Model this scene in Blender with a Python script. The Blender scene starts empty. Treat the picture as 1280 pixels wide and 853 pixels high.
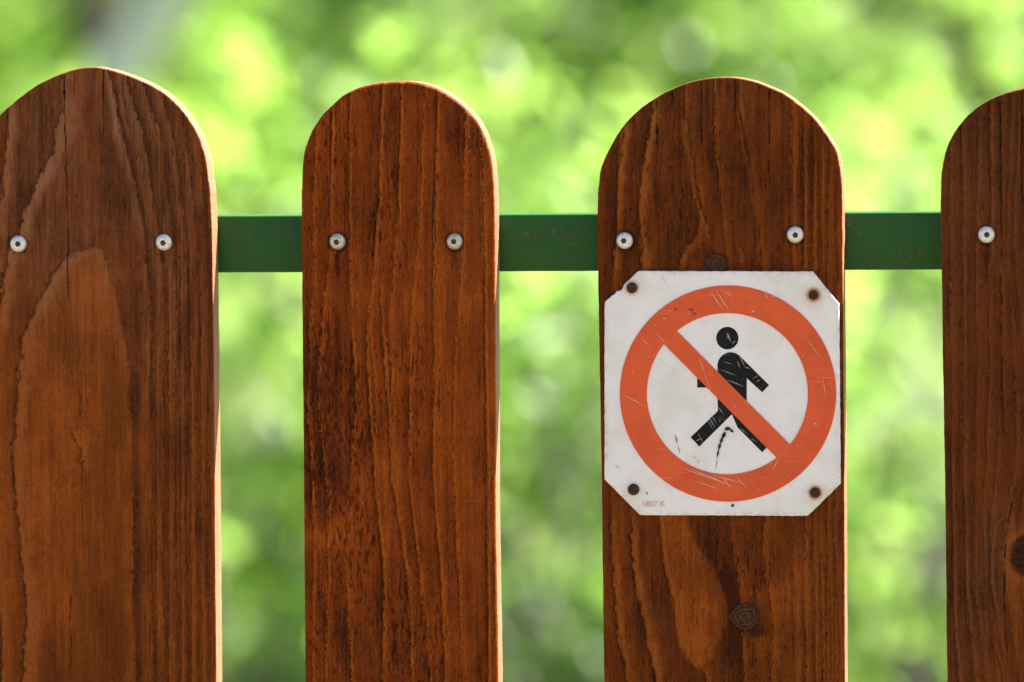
import bpy, bmesh, math, random
import numpy as np
from mathutils import Vector, Matrix

random.seed(7)
RNG = np.random.default_rng(11)
S = bpy.context.scene
COL = S.collection

# ------------------------------------------------------------------ camera
PW, PH = 1280.0, 853.0               # the photograph's own pixel grid
MM = 0.504 / PW                      # metres per photograph pixel at the fence
DIST, YAW, ROLL, PITCH = 3.08, math.radians(7.0), math.radians(0.50), math.radians(2.8)
FOCAL, SENSOR = 220.0, 36.0
TARGET = Vector((0, 0, 0.95))
VIEW = Vector((-math.sin(YAW) * math.cos(PITCH), math.cos(YAW) * math.cos(PITCH), -math.sin(PITCH)))
CAM = TARGET - VIEW * DIST
R0 = Vector((math.cos(YAW), math.sin(YAW), 0))
U0 = R0.cross(VIEW)
RIGHT = R0 * math.cos(ROLL) - U0 * math.sin(ROLL)
UP = U0 * math.cos(ROLL) + R0 * math.sin(ROLL)
cd = bpy.data.cameras.new('camera')
cam = bpy.data.objects.new('camera', cd)
COL.objects.link(cam)
m3 = Matrix((RIGHT, UP, -VIEW)).transposed()
cam.matrix_world = Matrix.Translation(CAM) @ m3.to_4x4()
cd.lens, cd.sensor_width = FOCAL, SENSOR
cd.clip_start, cd.clip_end = 0.05, 2000
cd.dof.use_dof = True
cd.dof.focus_distance = DIST - 0.005
cd.dof.aperture_fstop = 6.2
S.camera = cam

# ------------------------------------------------------------------ world, sun, exposure
SUN = Vector((0.53, 0.33, 0.78)).normalized()
el = math.asin(SUN.z)
az = math.atan2(SUN.x, SUN.y)
w = bpy.data.worlds.new('World')
S.world = w
w.use_nodes = True
wn = w.node_tree
wn.nodes.clear()
sky = wn.nodes.new('ShaderNodeTexSky')
sky.sky_type = 'NISHITA'
sky.sun_disc = False
sky.sun_elevation, sky.sun_rotation = el, az
sky.dust_density, sky.air_density = 2.0, 1.0
bg = wn.nodes.new('ShaderNodeBackground')
bg.inputs['Strength'].default_value = 0.05
wo = wn.nodes.new('ShaderNodeOutputWorld')
wn.links.new(sky.outputs[0], bg.inputs[0])
wn.links.new(bg.outputs[0], wo.inputs[0])
sd = bpy.data.lights.new('sun', 'SUN')
sd.energy, sd.angle, sd.color = 5.0, math.radians(0.53), (1.0, 0.95, 0.87)
so = bpy.data.objects.new('sun', sd)
so.rotation_euler = (-SUN).to_track_quat('-Z', 'Y').to_euler()
COL.objects.link(so)
S.view_settings.view_transform = 'Standard'
S.view_settings.look = 'None'
S.view_settings.gamma = 1
S.view_settings.use_curve_mapping = False
S.view_settings.exposure = 2.42
S.cycles.use_denoising = True
S.cycles.max_bounces = 8
S.cycles.transparent_max_bounces = 4
S.cycles.sample_clamp_indirect = 8

# ------------------------------------------------------------------ measuring helpers
FPX = FOCAL / SENSOR * PW


def ray(px, py):
    return (VIEW + RIGHT * ((px - PW / 2) / FPX) + UP * ((PH / 2 - py) / FPX))


def pl(px, py, y=0.0):
    """photograph pixel -> point (x, z) on the plane parallel to the fence at depth y"""
    d = ray(px, py)
    t = (y - CAM.y) / d.y
    p = CAM + d * t
    return p.x, p.z


def unpl(x, z):
    """arrays of fence plane (x, z), y=0 -> photograph pixels"""
    vx, vy, vz = x - CAM.x, 0 - CAM.y, z - CAM.z
    dep = vx * VIEW.x + vy * VIEW.y + vz * VIEW.z
    a = (vx * RIGHT.x + vy * RIGHT.y + vz * RIGHT.z) / dep
    b = (vx * UP.x + vy * UP.y + vz * UP.z) / dep
    return PW / 2 + a * FPX, PH / 2 - b * FPX


def far(px, py, d):
    return CAM + ray(px, py) * d


# ------------------------------------------------------------------ object helpers
def tag(o, label=None, cat=None, group=None, kind=None):
    if label: o['label'] = label
    if cat: o['category'] = cat
    if group: o['group'] = group
    if kind: o['kind'] = kind
    return o


def empty(name, loc):
    o = bpy.data.objects.new(name, None)
    o.location = loc
    o.empty_display_size = 0.1
    COL.objects.link(o)
    return o


def link(name, me, mats, parent=None, loc=None, smooth=True):
    o = bpy.data.objects.new(name, me)
    for m in (mats if isinstance(mats, (list, tuple)) else [mats]):
        me.materials.append(m)
    if smooth:
        me.polygons.foreach_set('use_smooth', np.ones(len(me.polygons), bool))
    COL.objects.link(o)
    if parent: o.parent = parent
    if loc is not None: o.location = loc
    return o


def np_mesh(name, v, f, n=4):
    """mesh from arrays: v (N,3), f (M,n)"""
    me = bpy.data.meshes.new(name)
    v = np.asarray(v, np.float32)
    f = np.asarray(f, np.int32)
    me.vertices.add(len(v))
    me.vertices.foreach_set('co', v.ravel())
    me.loops.add(f.size)
    me.loops.foreach_set('vertex_index', f.ravel())
    me.polygons.add(len(f))
    me.polygons.foreach_set('loop_start', np.arange(0, f.size, n, dtype=np.int32))
    me.update(calc_edges=True)
    me.validate()
    return me


def attr(me, name, arr):
    a = me.attributes.new(name, 'FLOAT', 'POINT')
    a.data.foreach_set('value', np.asarray(arr, np.float32))


# ------------------------------------------------------------------ numeric noise and interpolation
def vnoise(x, y, seed=0):
    xi, yi = np.floor(x).astype(np.int64), np.floor(y).astype(np.int64)
    fx, fy = x - xi, y - yi
    fx, fy = fx * fx * (3 - 2 * fx), fy * fy * (3 - 2 * fy)

    def h(a, b):
        n = (a * 374761393 + b * 668265263 + seed * 974711) & 0x7fffffff
        n = ((n ^ (n >> 13)) * 1274126177) & 0x7fffffff
        return ((n ^ (n >> 16)) & 0xffff) / 65535.0
    return ((h(xi, yi) * (1 - fx) + h(xi + 1, yi) * fx) * (1 - fy) +
            (h(xi, yi + 1) * (1 - fx) + h(xi + 1, yi + 1) * fx) * fy)


def fbm(x, y, seed=0, n=3):
    s, a, t = 0, 1, 0
    for k in range(n):
        s = s + a * vnoise(x * 2 ** k, y * 2 ** k, seed + k)
        t += a
        a *= 0.5
    return s / t


def spline(xs, ys, q):
    """monotone-ish cubic through points"""
    xs, ys = np.asarray(xs, float), np.asarray(ys, float)
    d = np.diff(ys) / np.diff(xs)
    mm = np.zeros_like(ys)
    mm[1:-1] = np.where(d[:-1] * d[1:] > 0, 2 * d[:-1] * d[1:] / (d[:-1] + d[1:] + 1e-12), 0)
    mm[0], mm[-1] = d[0], d[-1]
    q = np.clip(q, xs[0], xs[-1])
    i = np.clip(np.searchsorted(xs, q) - 1, 0, len(xs) - 2)
    h = xs[i + 1] - xs[i]
    t = (q - xs[i]) / h
    return ((2 * t ** 3 - 3 * t ** 2 + 1) * ys[i] + (t ** 3 - 2 * t ** 2 + t) * h * mm[i] +
            (-2 * t ** 3 + 3 * t ** 2) * ys[i + 1] + (t ** 3 - t ** 2) * h * mm[i + 1])


def tps(lines, qx, qy, ky=0.35, smooth=2.0):
    """thin-plate field through polylines [(value, [(x, y), ...]), ...]"""
    P, V = [], []
    for val, pts in lines:
        for i in range(len(pts)):
            P.append(pts[i]); V.append(val)
            if i + 1 < len(pts):
                n = int(abs(pts[i + 1][1] - pts[i][1]) // 60)
                for k in range(1, n + 1):
                    t = k / (n + 1)
                    P.append((pts[i][0] * (1 - t) + pts[i + 1][0] * t, pts[i][1] * (1 - t) + pts[i + 1][1] * t))
                    V.append(val)
    P = np.array(P, float) / 100.0
    P[:, 1] *= ky
    V = np.array(V, float)

    def phi(r2):
        return 0.5 * r2 * np.log(r2 + 1e-9)
    n = len(P)
    d2 = ((P[:, None] - P[None]) ** 2).sum(-1)
    A = np.zeros((n + 3, n + 3))
    A[:n, :n] = phi(d2) + np.eye(n) * smooth * 1e-3
    A[:n, n], A[:n, n + 1:] = 1, P
    A[n, :n], A[n + 1:, :n] = 1, P.T
    sol = np.linalg.solve(A, np.concatenate([V, np.zeros(3)]))
    qx, qy = qx / 100.0, qy / 100.0 * ky
    out = sol[n] + sol[n + 1] * qx + sol[n + 2] * qy
    for i in range(n):
        out = out + sol[i] * phi((qx - P[i, 0]) ** 2 + (qy - P[i, 1]) ** 2)
    return out


def poly_sd(poly, x, y):
    """signed distance to a polygon, positive inside"""
    inside = np.zeros(x.shape, bool)
    dm = np.full(x.shape, 1e9)
    n = len(poly)
    for i in range(n):
        x0, y0 = poly[i]; x1, y1 = poly[(i + 1) % n]
        dx, dy = x1 - x0, y1 - y0
        t = np.clip(((x - x0) * dx + (y - y0) * dy) / (dx * dx + dy * dy + 1e-9), 0, 1)
        dm = np.minimum(dm, np.hypot(x - x0 - t * dx, y - y0 - t * dy))
        c = ((y0 > y) != (y1 > y)) & (x < (x1 - x0) * (y - y0) / (y1 - y0 + 1e-12) + x0)
        inside ^= c
    return np.where(inside, dm, -dm)


def line_d(pts, x, y):
    """distance to an open polyline and the position along it (0..1)"""
    dm = np.full(x.shape, 1e9)
    al = np.zeros(x.shape)
    n = len(pts) - 1
    for i in range(n):
        x0, y0 = pts[i]; x1, y1 = pts[i + 1]
        dx, dy = x1 - x0, y1 - y0
        t = np.clip(((x - x0) * dx + (y - y0) * dy) / (dx * dx + dy * dy + 1e-9), 0, 1)
        d = np.hypot(x - x0 - t * dx, y - y0 - t * dy)
        al = np.where(d < dm, (i + t) / n, al)
        dm = np.minimum(dm, d)
    return dm, al


def sstep(a, b, x):
    t = np.clip((x - a) / (b - a), 0, 1)
    return t * t * (3 - 2 * t)


# ------------------------------------------------------------------ node helper
class N:
    def __init__(self, name):
        self.m = bpy.data.materials.new(name)
        self.m.use_nodes = True
        self.t = self.m.node_tree
        self.t.nodes.clear()

    def node(self, typ, **kw):
        n = self.t.nodes.new(typ)
        for k, v in kw.items():
            setattr(n, k, v)
        return n

    def put(self, sock, v):
        if isinstance(v, bpy.types.NodeSocket):
            self.t.links.new(v, sock)
        elif isinstance(v, (tuple, list)) and sock.type == 'RGBA' and len(v) == 3:
            sock.default_value = (*v, 1)
        else:
            sock.default_value = v

    def math(self, op, a, b=0.0, c=None, clamp=False):
        n = self.node('ShaderNodeMath', operation=op, use_clamp=clamp)
        self.put(n.inputs[0], a)
        self.put(n.inputs[1], b)
        if c is not None: self.put(n.inputs[2], c)
        return n.outputs[0]

    def mix(self, f, a, b, blend='MIX'):
        n = self.node('ShaderNodeMix', data_type='RGBA', blend_type=blend)
        self.put(n.inputs[0], f)
        self.put(n.inputs[6], a)
        self.put(n.inputs[7], b)
        return n.outputs[2]

    def ramp(self, v, a, b, c=0.0, d=1.0, smooth=True):
        n = self.node('ShaderNodeMapRange', interpolation_type='SMOOTHSTEP' if smooth else 'LINEAR')
        for i, q in enumerate((v, a, b, c, d)):
            self.put(n.inputs[i], q)
        return n.outputs[0]

    def attr(self, name):
        return self.node('ShaderNodeAttribute', attribute_name=name).outputs['Fac']

    def coord(self, which='Object'):
        return self.node('ShaderNodeTexCoord').outputs[which]

    def mapv(self, v, scale=(1, 1, 1), loc=(0, 0, 0), rot=(0, 0, 0)):
        n = self.node('ShaderNodeMapping')
        self.put(n.inputs[0], v)
        n.inputs[1].default_value, n.inputs[2].default_value, n.inputs[3].default_value = loc, rot, scale
        return n.outputs[0]

    def noise(self, v, scale=1.0, detail=2.0, rough=0.5, dist=0.0):
        n = self.node('ShaderNodeTexNoise')
        self.put(n.inputs['Vector'], v)
        n.inputs['Scale'].default_value = scale
        n.inputs['Detail'].default_value = detail
        n.inputs['Roughness'].default_value = rough
        n.inputs['Distortion'].default_value = dist
        return n.outputs['Fac']

    def bsdf(self, col, rough=0.6, spec=0.4, metal=0.0, height=None, bump=0.3, dist=0.001, coat=0.0):
        b = self.node('ShaderNodeBsdfPrincipled')
        self.put(b.inputs['Base Color'], col)
        self.put(b.inputs['Roughness'], rough)
        self.put(b.inputs['Specular IOR Level'], spec)
        self.put(b.inputs['Metallic'], metal)
        self.put(b.inputs['Coat Weight'], coat)
        if height is not None:
            bp = self.node('ShaderNodeBump')
            bp.inputs['Strength'].default_value = bump
            bp.inputs['Distance'].default_value = dist
            self.put(bp.inputs['Height'], height)
            self.t.links.new(bp.outputs[0], b.inputs['Normal'])
        return b

    def out(self, sh):
        o = self.node('ShaderNodeOutputMaterial')
        self.t.links.new(sh.outputs[0] if hasattr(sh, 'outputs') else sh, o.inputs[0])
        return self.m


# ------------------------------------------------------------------ materials
def wood_material(name, dark, mid, orange, pale, rough, light_w, light_amt, tilt, seed, line, knot, spec=.05):
    """stained softwood; the growth rings, stains, torn grain and cracks come from the plank's own attributes"""
    n = N(name)
    co = n.mapv(n.coord('Object'), (1000, 1000, 1000), (seed * 31.7, 0, seed * 17.3))      # millimetres
    ring, stain, fleck, grey, crack, kr, rg = [n.attr(a) for a in ('ring', 'stain', 'fleck', 'grey', 'crack', 'knot', 'ring_slope')]
    # fibres
    fib1 = n.noise(n.mapv(co, (1.1, .3, .05)), 1, 3, .6)
    fib2 = n.noise(n.mapv(co, (2.3, .6, .33), rot=(0, tilt, 0)), 1, 4, .7)
    fib3 = n.noise(n.mapv(co, (.33, .1, .012)), 1, 2, .5)
    blot = n.noise(n.mapv(co, (.06, .06, .03)), 1, 4, .6)
    grit = n.noise(co, 3.5, 2, .6)
    # ragged ring edges
    rag = n.noise(n.mapv(co, (.55, .4, .42)), 1, 4, .65)
    rag2 = n.noise(n.mapv(co, (.9, .4, .10)), 1, 2, .5)
    r1 = n.math('ADD', ring, n.math('MULTIPLY', rg, n.math('MULTIPLY_ADD', rag, 7.0, -3.5)))
    r1 = n.math('ADD', r1, n.math('MULTIPLY', rg, n.math('MULTIPLY_ADD', rag2, 3.0, -1.5)))
    f = n.math('FRACT', r1)
    width = n.math('MULTIPLY', rg, 1.0)                       # ring fraction per mm
    # light ridge right after the edge
    dmm = n.math('DIVIDE', f, n.math('MAXIMUM', width, 0.02))  # mm from the ring edge
    ridge = n.ramp(dmm, light_w, 0.3, 0.0, 1.0)
    ridge = n.math('MULTIPLY', ridge, n.ramp(fib1, .28, .60, .2, 1.0))
    vary = n.noise(n.mapv(co, (.11, .1, .022), loc=(3, 1, 2)), 1, 2, .5)
    dense = n.ramp(rg, .12, .30, 1.0, .55)
    ridge = n.math('MULTIPLY', ridge, n.math('MULTIPLY', n.ramp(vary, .30, .62, line, 1.0), dense))
    g2 = n.math('DIVIDE', n.math('SUBTRACT', 1.0, f), n.math('MAXIMUM', width, 0.02))
    edge = n.math('MULTIPLY', n.ramp(g2, 0.0, 0.9, 1.0, 0.0), n.math('MULTIPLY', n.ramp(rag, .40, .58, 0.05, 1.0), n.math('MULTIPLY', dense, n.ramp(vary, .35, .65, .3, 1.0))))
    late = n.ramp(f, .25, 1.0, 0.0, 1.0, smooth=False)
    # tone 0 dark .. 1 orange
    t = n.math('MULTIPLY_ADD', stain, 0.34, 0.42)
    t = n.math('ADD', t, n.math('MULTIPLY_ADD', fib1, .62, -.31))
    t = n.math('ADD', t, n.math('MULTIPLY_ADD', fib3, .55, -.275))
    t = n.math('ADD', t, n.math('MULTIPLY_ADD', fib2, 1.25, -.625))
    t = n.math('ADD', t, n.math('MULTIPLY_ADD', blot, .9, -.45))
    t = n.math('SUBTRACT', t, n.math('MULTIPLY', late, .14))
    lo = n.mix(n.ramp(t, 0.0, .5), dark, mid)
    c = n.mix(n.ramp(t, .42, 1.0), lo, orange)
    # greyer weathered bloom
    gm = n.math('MULTIPLY', grey, n.ramp(n.noise(n.mapv(co, (.4, .3, .07)), 1, 3, .6), .3, .7), clamp=True)
    c = n.mix(n.math('MULTIPLY', gm, .7), c, n.mix(t, (dark[0] * 1.7, dark[1] * 2.4, dark[2] * 3.2), pale))
    c = n.mix(n.math('MULTIPLY', ridge, light_amt), c, n.mix(grey, orange, pale))
    band, lip = n.attr('band'), n.attr('lip')
    bandm = n.math('MULTIPLY', band, n.math('MULTIPLY', n.ramp(fib2, .30, .60, .35, 1.0), n.ramp(vary, .25, .6, .55, 1.0)))
    c = n.mix(n.math('MULTIPLY', bandm, .85), c, n.mix(n.math('MAXIMUM', grey, .25), orange, pale))
    c = n.mix(n.math('MULTIPLY', lip, n.ramp(rag, .36, .60, .25, .85)), c, (dark[0] * .6, dark[1] * .5, dark[2] * .5))
    c = n.mix(n.math('MULTIPLY', edge, .55), c, (dark[0] * .55, dark[1] * .5, dark[2] * .5))  # shadow line beside each ring ridge, painted into the colour
    # saw marks across the grain
    saw = n.noise(n.mapv(co, (.02, .1, 1.5)), 1, 2, .6)
    sawm = n.ramp(n.noise(n.mapv(co, (.05, .1, .035)), 1, 1), .48, .68)
    sawd = n.math('MULTIPLY', n.ramp(saw, .5, .7), n.math('MULTIPLY', sawm, .28))
    c = n.mix(sawd, c, (dark[0] * .7, dark[1] * .65, dark[2] * .6))
    # torn grain: short dark dashes
    dv = n.mapv(co, (.74, .3, .17), rot=(0, tilt * 1.4, 0))
    dn = n.noise(dv, 1, 1.6, .5, .9)
    dn2 = n.noise(n.mapv(co, (1.9, .5, .55), rot=(0, -tilt, 0)), 1, 2, .55, .6)
    th = n.math('MULTIPLY_ADD', n.math('MULTIPLY_ADD', n.math('MINIMUM', fleck, 1.0), n.ramp(vary, .3, .6, .6, 1.1), 0.0), -.165, .715)
    dash = n.ramp(n.math('SUBTRACT', n.math('MULTIPLY_ADD', dn2, .14, n.math('MULTIPLY', dn, .90)), th), -.02, .09)
    c = n.mix(n.math('MULTIPLY', dash, .68), c, (dark[0] * .38, dark[1] * .34, dark[2] * .36))
    # fine pores
    pore = n.ramp(n.noise(n.mapv(co, (2.6, .5, .32), rot=(0, tilt * .5, 0)), 1, 2, .5), .66, .76)
    c = n.mix(n.math('MULTIPLY', pore, .55), c, (dark[0] * .5, dark[1] * .45, dark[2] * .4))
    lite = n.ramp(n.noise(n.mapv(co, (2.2, .5, .09), loc=(9, 0, 4)), 1, 2, .5), .63, .78)
    c = n.mix(n.math('MULTIPLY', lite, .45), c, pale)
    # knots
    kn = n.noise(n.mapv(co, (.55, .5, .55)), 1, 4, .6)
    kl = n.noise(n.mapv(co, (.16, .3, .16), loc=(2, 0, 5)), 1, 2, .5)
    krn = n.math('ADD', n.math('ADD', kr, n.math('MULTIPLY_ADD', kn, .34, -.17)), n.math('MULTIPLY_ADD', kl, .4, -.2))
    krn2 = n.math('ADD', krn, n.math('MULTIPLY_ADD', blot, .9, -.45))
    krings = n.math('MULTIPLY_ADD', n.math('SINE', n.math('MULTIPLY', krn2, 24.0)), .5, .5)
    kc = n.mix(n.math('MULTIPLY', krings, n.ramp(kn, .3, .62)), knot[0], knot[1])
    kc = n.mix(n.ramp(krn, .0, .6, .5, 0.0), kc, (knot[1][0] * .85, knot[1][1] * .5, knot[1][2] * .4))
    kin = n.math('MULTIPLY', n.ramp(krn, 1.03, .82), n.ramp(kn, .25, .45, .75, .97))
    c = n.mix(kin, c, kc)
    rim = n.math('MULTIPLY', n.ramp(krn, .78, .95), n.ramp(krn, 1.14, 1.0))
    c = n.mix(n.math('MULTIPLY', rim, n.ramp(kn, .44, .60, .0, .8)), c, (.014, .007, .004))
    # sunlight painted pale into the sides and rims, plus worn chips
    sunlit_wear = n.ramp(n.math('ADD', n.attr('sunlit_wear'), n.math('MULTIPLY_ADD', n.noise(n.mapv(co, (1.2, 1.2, .7)), 1, 3, .65), 1.3, -.65)), .30, .62)
    sunlit_wear = n.math('MULTIPLY', sunlit_wear, n.ramp(n.noise(n.mapv(co, (.25, .3, .06), loc=(4, 4, 0)), 1, 3, .6), .25, .55, .6, 1.0))
    c = n.mix(sunlit_wear, c, n.mix(fib1, (.24, .105, .054), (.37, .178, .108)))
    # cracks
    c = n.mix(n.ramp(crack, .2, .95), c, (.010, .005, .003))
    h = n.math('ADD', n.math('MULTIPLY', ridge, .5), n.math('MULTIPLY', fib2, .55))
    h = n.math('ADD', h, n.math('MULTIPLY', fib1, .4))
    h = n.math('SUBTRACT', h, n.math('MULTIPLY', dash, .6))
    h = n.math('SUBTRACT', h, n.math('MULTIPLY', edge, .5))
    h = n.math('SUBTRACT', h, n.math('MULTIPLY', saw, .15))
    h = n.math('ADD', h, n.math('MULTIPLY', grit, .12))
    rr = n.math('MULTIPLY_ADD', fib1, .25, rough - .12)
    return n.out(n.bsdf(c, rr, spec, height=h, bump=.8, dist=.0007))


def paint_green():
    n = N('green_paint')
    co = n.mapv(n.coord('Object'), (1000, 1000, 1000))
    sp = n.noise(n.mapv(co, (.55, .5, .28), rot=(0, .3, 0)), 1, 3, .6)
    cl = n.noise(n.mapv(co, (.05, .05, .09)), 1, 2)
    low = n.ramp(n.node('ShaderNodeSeparateXYZ').outputs[2], 0, 1)
    fine = n.noise(co, .9, 4, .7)
    c = n.mix(n.ramp(fine, .3, .7), (.015, .080, .015), (.022, .104, .020))
    c = n.mix(n.math('MULTIPLY', n.ramp(cl, .45, .75), .35), c, (.040, .050, .014))
    chip = n.ramp(n.math('ADD', sp, n.math('MULTIPLY', n.math('SUBTRACT', cl, .5), .30)), .62, .74)
    c = n.mix(n.math('MULTIPLY', chip, .45), c, (.10, .15, .07))
    rust = n.ramp(n.noise(co, .35, 4, .7), .79, .84)
    c = n.mix(rust, c, (.05, .022, .010))
    h = n.math('ADD', n.math('MULTIPLY', fine, .3), n.math('MULTIPLY', chip, -.3))
    return n.out(n.bsdf(c, .30, .16, height=h, bump=.25, dist=.0004))


def simple(name, col, rough=.6, spec=.4, metal=0.0, var=.25, scale=600, bump=.2):
    n = N(name)
    co = n.coord('Object')
    a = n.noise(co, scale, 4, .65)
    c = n.mix(n.ramp(a, .3, .7), [q * (1 - var) for q in col], [min(1, q * (1 + var)) for q in col])
    return n.out(n.bsdf(c, rough, spec, metal, height=a, bump=bump, dist=.0003))


def sign_paint(name, col, worn, amount, seed):
    """sign paint with fine scuffs, specks and patchy fading"""
    n = N(name)
    co = n.mapv(n.coord('Object'), (1000, 1000, 1000), (seed * 13.1, 0, seed * 7.7))
    fade = n.noise(co, .05, 3, .6)
    c = n.mix(n.ramp(fade, .3, .7), [q * .9 for q in col], [min(1, q * 1.06) for q in col])
    s1 = n.noise(n.mapv(co, (.07, .2, 2.6), rot=(0, .95, 0)), 1, 2, .5)
    s2 = n.noise(n.mapv(co, (.06, .2, 2.2), rot=(0, -.5, 0)), 1, 2, .5)
    patch = n.ramp(n.noise(co, .11, 2, .5), .44, .62)
    sc = n.math('MULTIPLY', n.math('MAXIMUM', n.ramp(s1, .68, .76), n.ramp(s2, .70, .78)), patch)
    c = n.mix(n.math('MULTIPLY', sc, amount), c, worn)
    sp = n.ramp(n.noise(co, .85, 2, .5), .74, .79)
    c = n.mix(n.math('MULTIPLY', sp, .8 * amount), c, worn)
    dk = n.ramp(n.noise(n.mapv(co, loc=(3, 2, 9)), .62, 3, .5), .75, .80)
    c = n.mix(n.math('MULTIPLY', dk, .75), c, (.06, .028, .02))
    return n.out(n.bsdf(c, .5, .14))


def enamel_white(nails):
    """off-white sign plate: grime, rust haloes round the nails, dirt creeping in from the edges"""
    n = N('worn_white_enamel')
    pos = n.coord('Object')
    co = n.mapv(pos, (1000, 1000, 1000))
    a = n.noise(co, .06, 4, .65)
    b = n.noise(co, .5, 4, .7)
    c = n.mix(n.ramp(a, .35, .75), (.86, .815, .775), (.77, .72, .665))
    c = n.mix(n.math('MULTIPLY', n.ramp(n.noise(n.mapv(co, (.03, .1, .02), loc=(5, 0, 1)), 1, 3, .6), .5, .75), .3), c, (.62, .56, .42))
    for (x, z, amt, rad) in nails:
        d = n.node('ShaderNodeVectorMath', operation='DISTANCE')
        v = n.mapv(pos, (1, 0, 1))
        n.put(d.inputs[0], v)
        d.inputs[1].default_value = (x, 0, z)
        dist = n.math('MULTIPLY', d.outputs['Value'], 1000)
        dist = n.math('ADD', dist, n.math('MULTIPLY_ADD', b, 1.6, -.8))
        c = n.mix(n.math('MULTIPLY', n.ramp(dist, rad * 1.9, 2.6), .40 * amt), c, (.62, .40, .16))
        c = n.mix(n.math('MULTIPLY', n.ramp(dist, rad, 2.7), amt), c, (.46, .17, .03))
    e = n.attr('edge')
    em = n.math('MULTIPLY', n.ramp(e, .55, 1.0), n.ramp(b, .42, .68))
    c = n.mix(n.math('MULTIPLY', em, .28), c, (.22, .17, .11))
    spk = n.ramp(n.noise(n.mapv(co, loc=(1, 0, 6)), .55, 3, .55), .71, .79)
    c = n.mix(n.math('MULTIPLY', spk, .4), c, (.28, .22, .15))
    s1 = n.noise(n.mapv(co, (.05, .2, 1.8), rot=(0, .8, 0)), 1, 2, .5)
    c = n.mix(n.math('MULTIPLY', n.ramp(s1, .68, .78), .16), c, (.35, .31, .26))
    return n.out(n.bsdf(c, .45, .4, height=a, bump=.1, dist=.001))


def leaf_material(name, c0, c1, t0, t1, glossy=.4):
    n = N(name)
    v = n.attr('leaf_tone')
    col = n.mix(v, c0, c1)
    tr = n.mix(v, t0, t1)
    b = n.bsdf(col, .40, glossy)
    tl = n.node('ShaderNodeBsdfTranslucent')
    n.put(tl.inputs[0], tr)
    mx = n.node('ShaderNodeMixShader')
    mx.inputs[0].default_value = .55
    n.t.links.new(b.outputs[0], mx.inputs[1])
    n.t.links.new(tl.outputs[0], mx.inputs[2])
    return n.out(mx)


def bark_material(name, c0, c1):
    n = N(name)
    co = n.mapv(n.coord('Object'), (30, 30, 6))
    a = n.noise(co, 1, 5, .65)
    return n.out(n.bsdf(n.mix(n.ramp(a, .3, .7), c0, c1), .85, .2, height=a, bump=.6, dist=.01))


def ground_material():
    n = N('meadow_ground')
    co = n.coord('Object')
    a = n.noise(co, .35, 5, .6)
    b = n.noise(co, 9, 4, .7)
    c = n.mix(n.ramp(a, .35, .65), (.065, .11, .022), (.115, .14, .042))
    c = n.mix(n.math('MULTIPLY', n.ramp(b, .5, .75), .5), c, (.18, .16, .08))
    return n.out(n.bsdf(c, .9, .2, height=b, bump=.6, dist=.03))


M_GREEN = paint_green()
M_STEEL = simple('zinc_screw', (.70, .68, .64), .36, .5, .35, .18, 900)
M_BRASSY = simple('dull_screw', (.50, .46, .37), .34, .5, .55, .25, 900)
M_SOCKET = simple('socket_dirt', (.15, .125, .08), .8, .2, 0, .6, 900)
M_RUST = simple('rusty_nail', (.060, .026, .015), .8, .25, .1, .5, 900, .5)
M_BACK = simple('bare_sheet_metal', (.30, .27, .23), .5, .4, .4, .2, 300)
M_RED = sign_paint('faded_red_paint', (.72, .108, .034), (.72, .46, .34), .8, 1)
M_BLACK = sign_paint('black_sign_paint', (.010, .010, .011), (.30, .29, .28), .9, 2)
M_SCR = simple('bare_scratch', (.70, .55, .45), .6, .3, 0, .2, 900)
M_NICK = simple('grey_nick', (.42, .41, .39), .6, .3, 0, .6, 1500)
M_SCUFF = simple('black_scuff', (.035, .034, .033), .7, .2, 0, .6, 1400)
M_PRINT = simple('faint_orange_print', (.68, .38, .27), .5, .3, 0, .12, 900)

# ------------------------------------------------------------------ the setting: ground
g = np.array([[-600, -300], [600, -300], [600, 900], [-600, 900]], float)
xs = np.concatenate([[-600, -150, -50], np.linspace(-20, 20, 41), [50, 150, 600]])
ys = np.concatenate([[-300, -80, -25], np.linspace(-10, 40, 51), [90, 250, 900]])
gx, gy = np.meshgrid(xs, ys)
gz = (fbm(gx * .4 + 50, gy * .4 + 50, 3) - .5) * .16 * np.clip((np.hypot(gx, gy) - 1) / 4, 0, 1)
nx_, ny_ = len(xs), len(ys)
idx = np.arange(nx_ * ny_).reshape(ny_, nx_)
q = np.stack([idx[:-1, :-1], idx[:-1, 1:], idx[1:, 1:], idx[1:, :-1]], -1).reshape(-1, 4)
ground = link('ground', np_mesh('ground', np.stack([gx, gy, gz], -1).reshape(-1, 3), q), ground_material())
tag(ground, kind='structure')


def bounce_gravel_material():
    n = N('bounce_gravel')
    co = n.coord('Object')
    v = n.node('ShaderNodeTexVoronoi')
    n.put(v.inputs['Vector'], co)
    v.inputs['Scale'].default_value = 45
    a = n.noise(co, 1.2, 4, .6)
    c = n.mix(n.ramp(v.outputs['Color'], .2, .9), (.125, .094, .068), (.205, .160, .118))
    c = n.mix(n.math('MULTIPLY', n.ramp(a, .5, .8), .4), c, (.10, .074, .052))
    return n.out(n.bsdf(c, .9, .2, height=v.outputs['Distance'], bump=.8, dist=.02))


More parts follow.
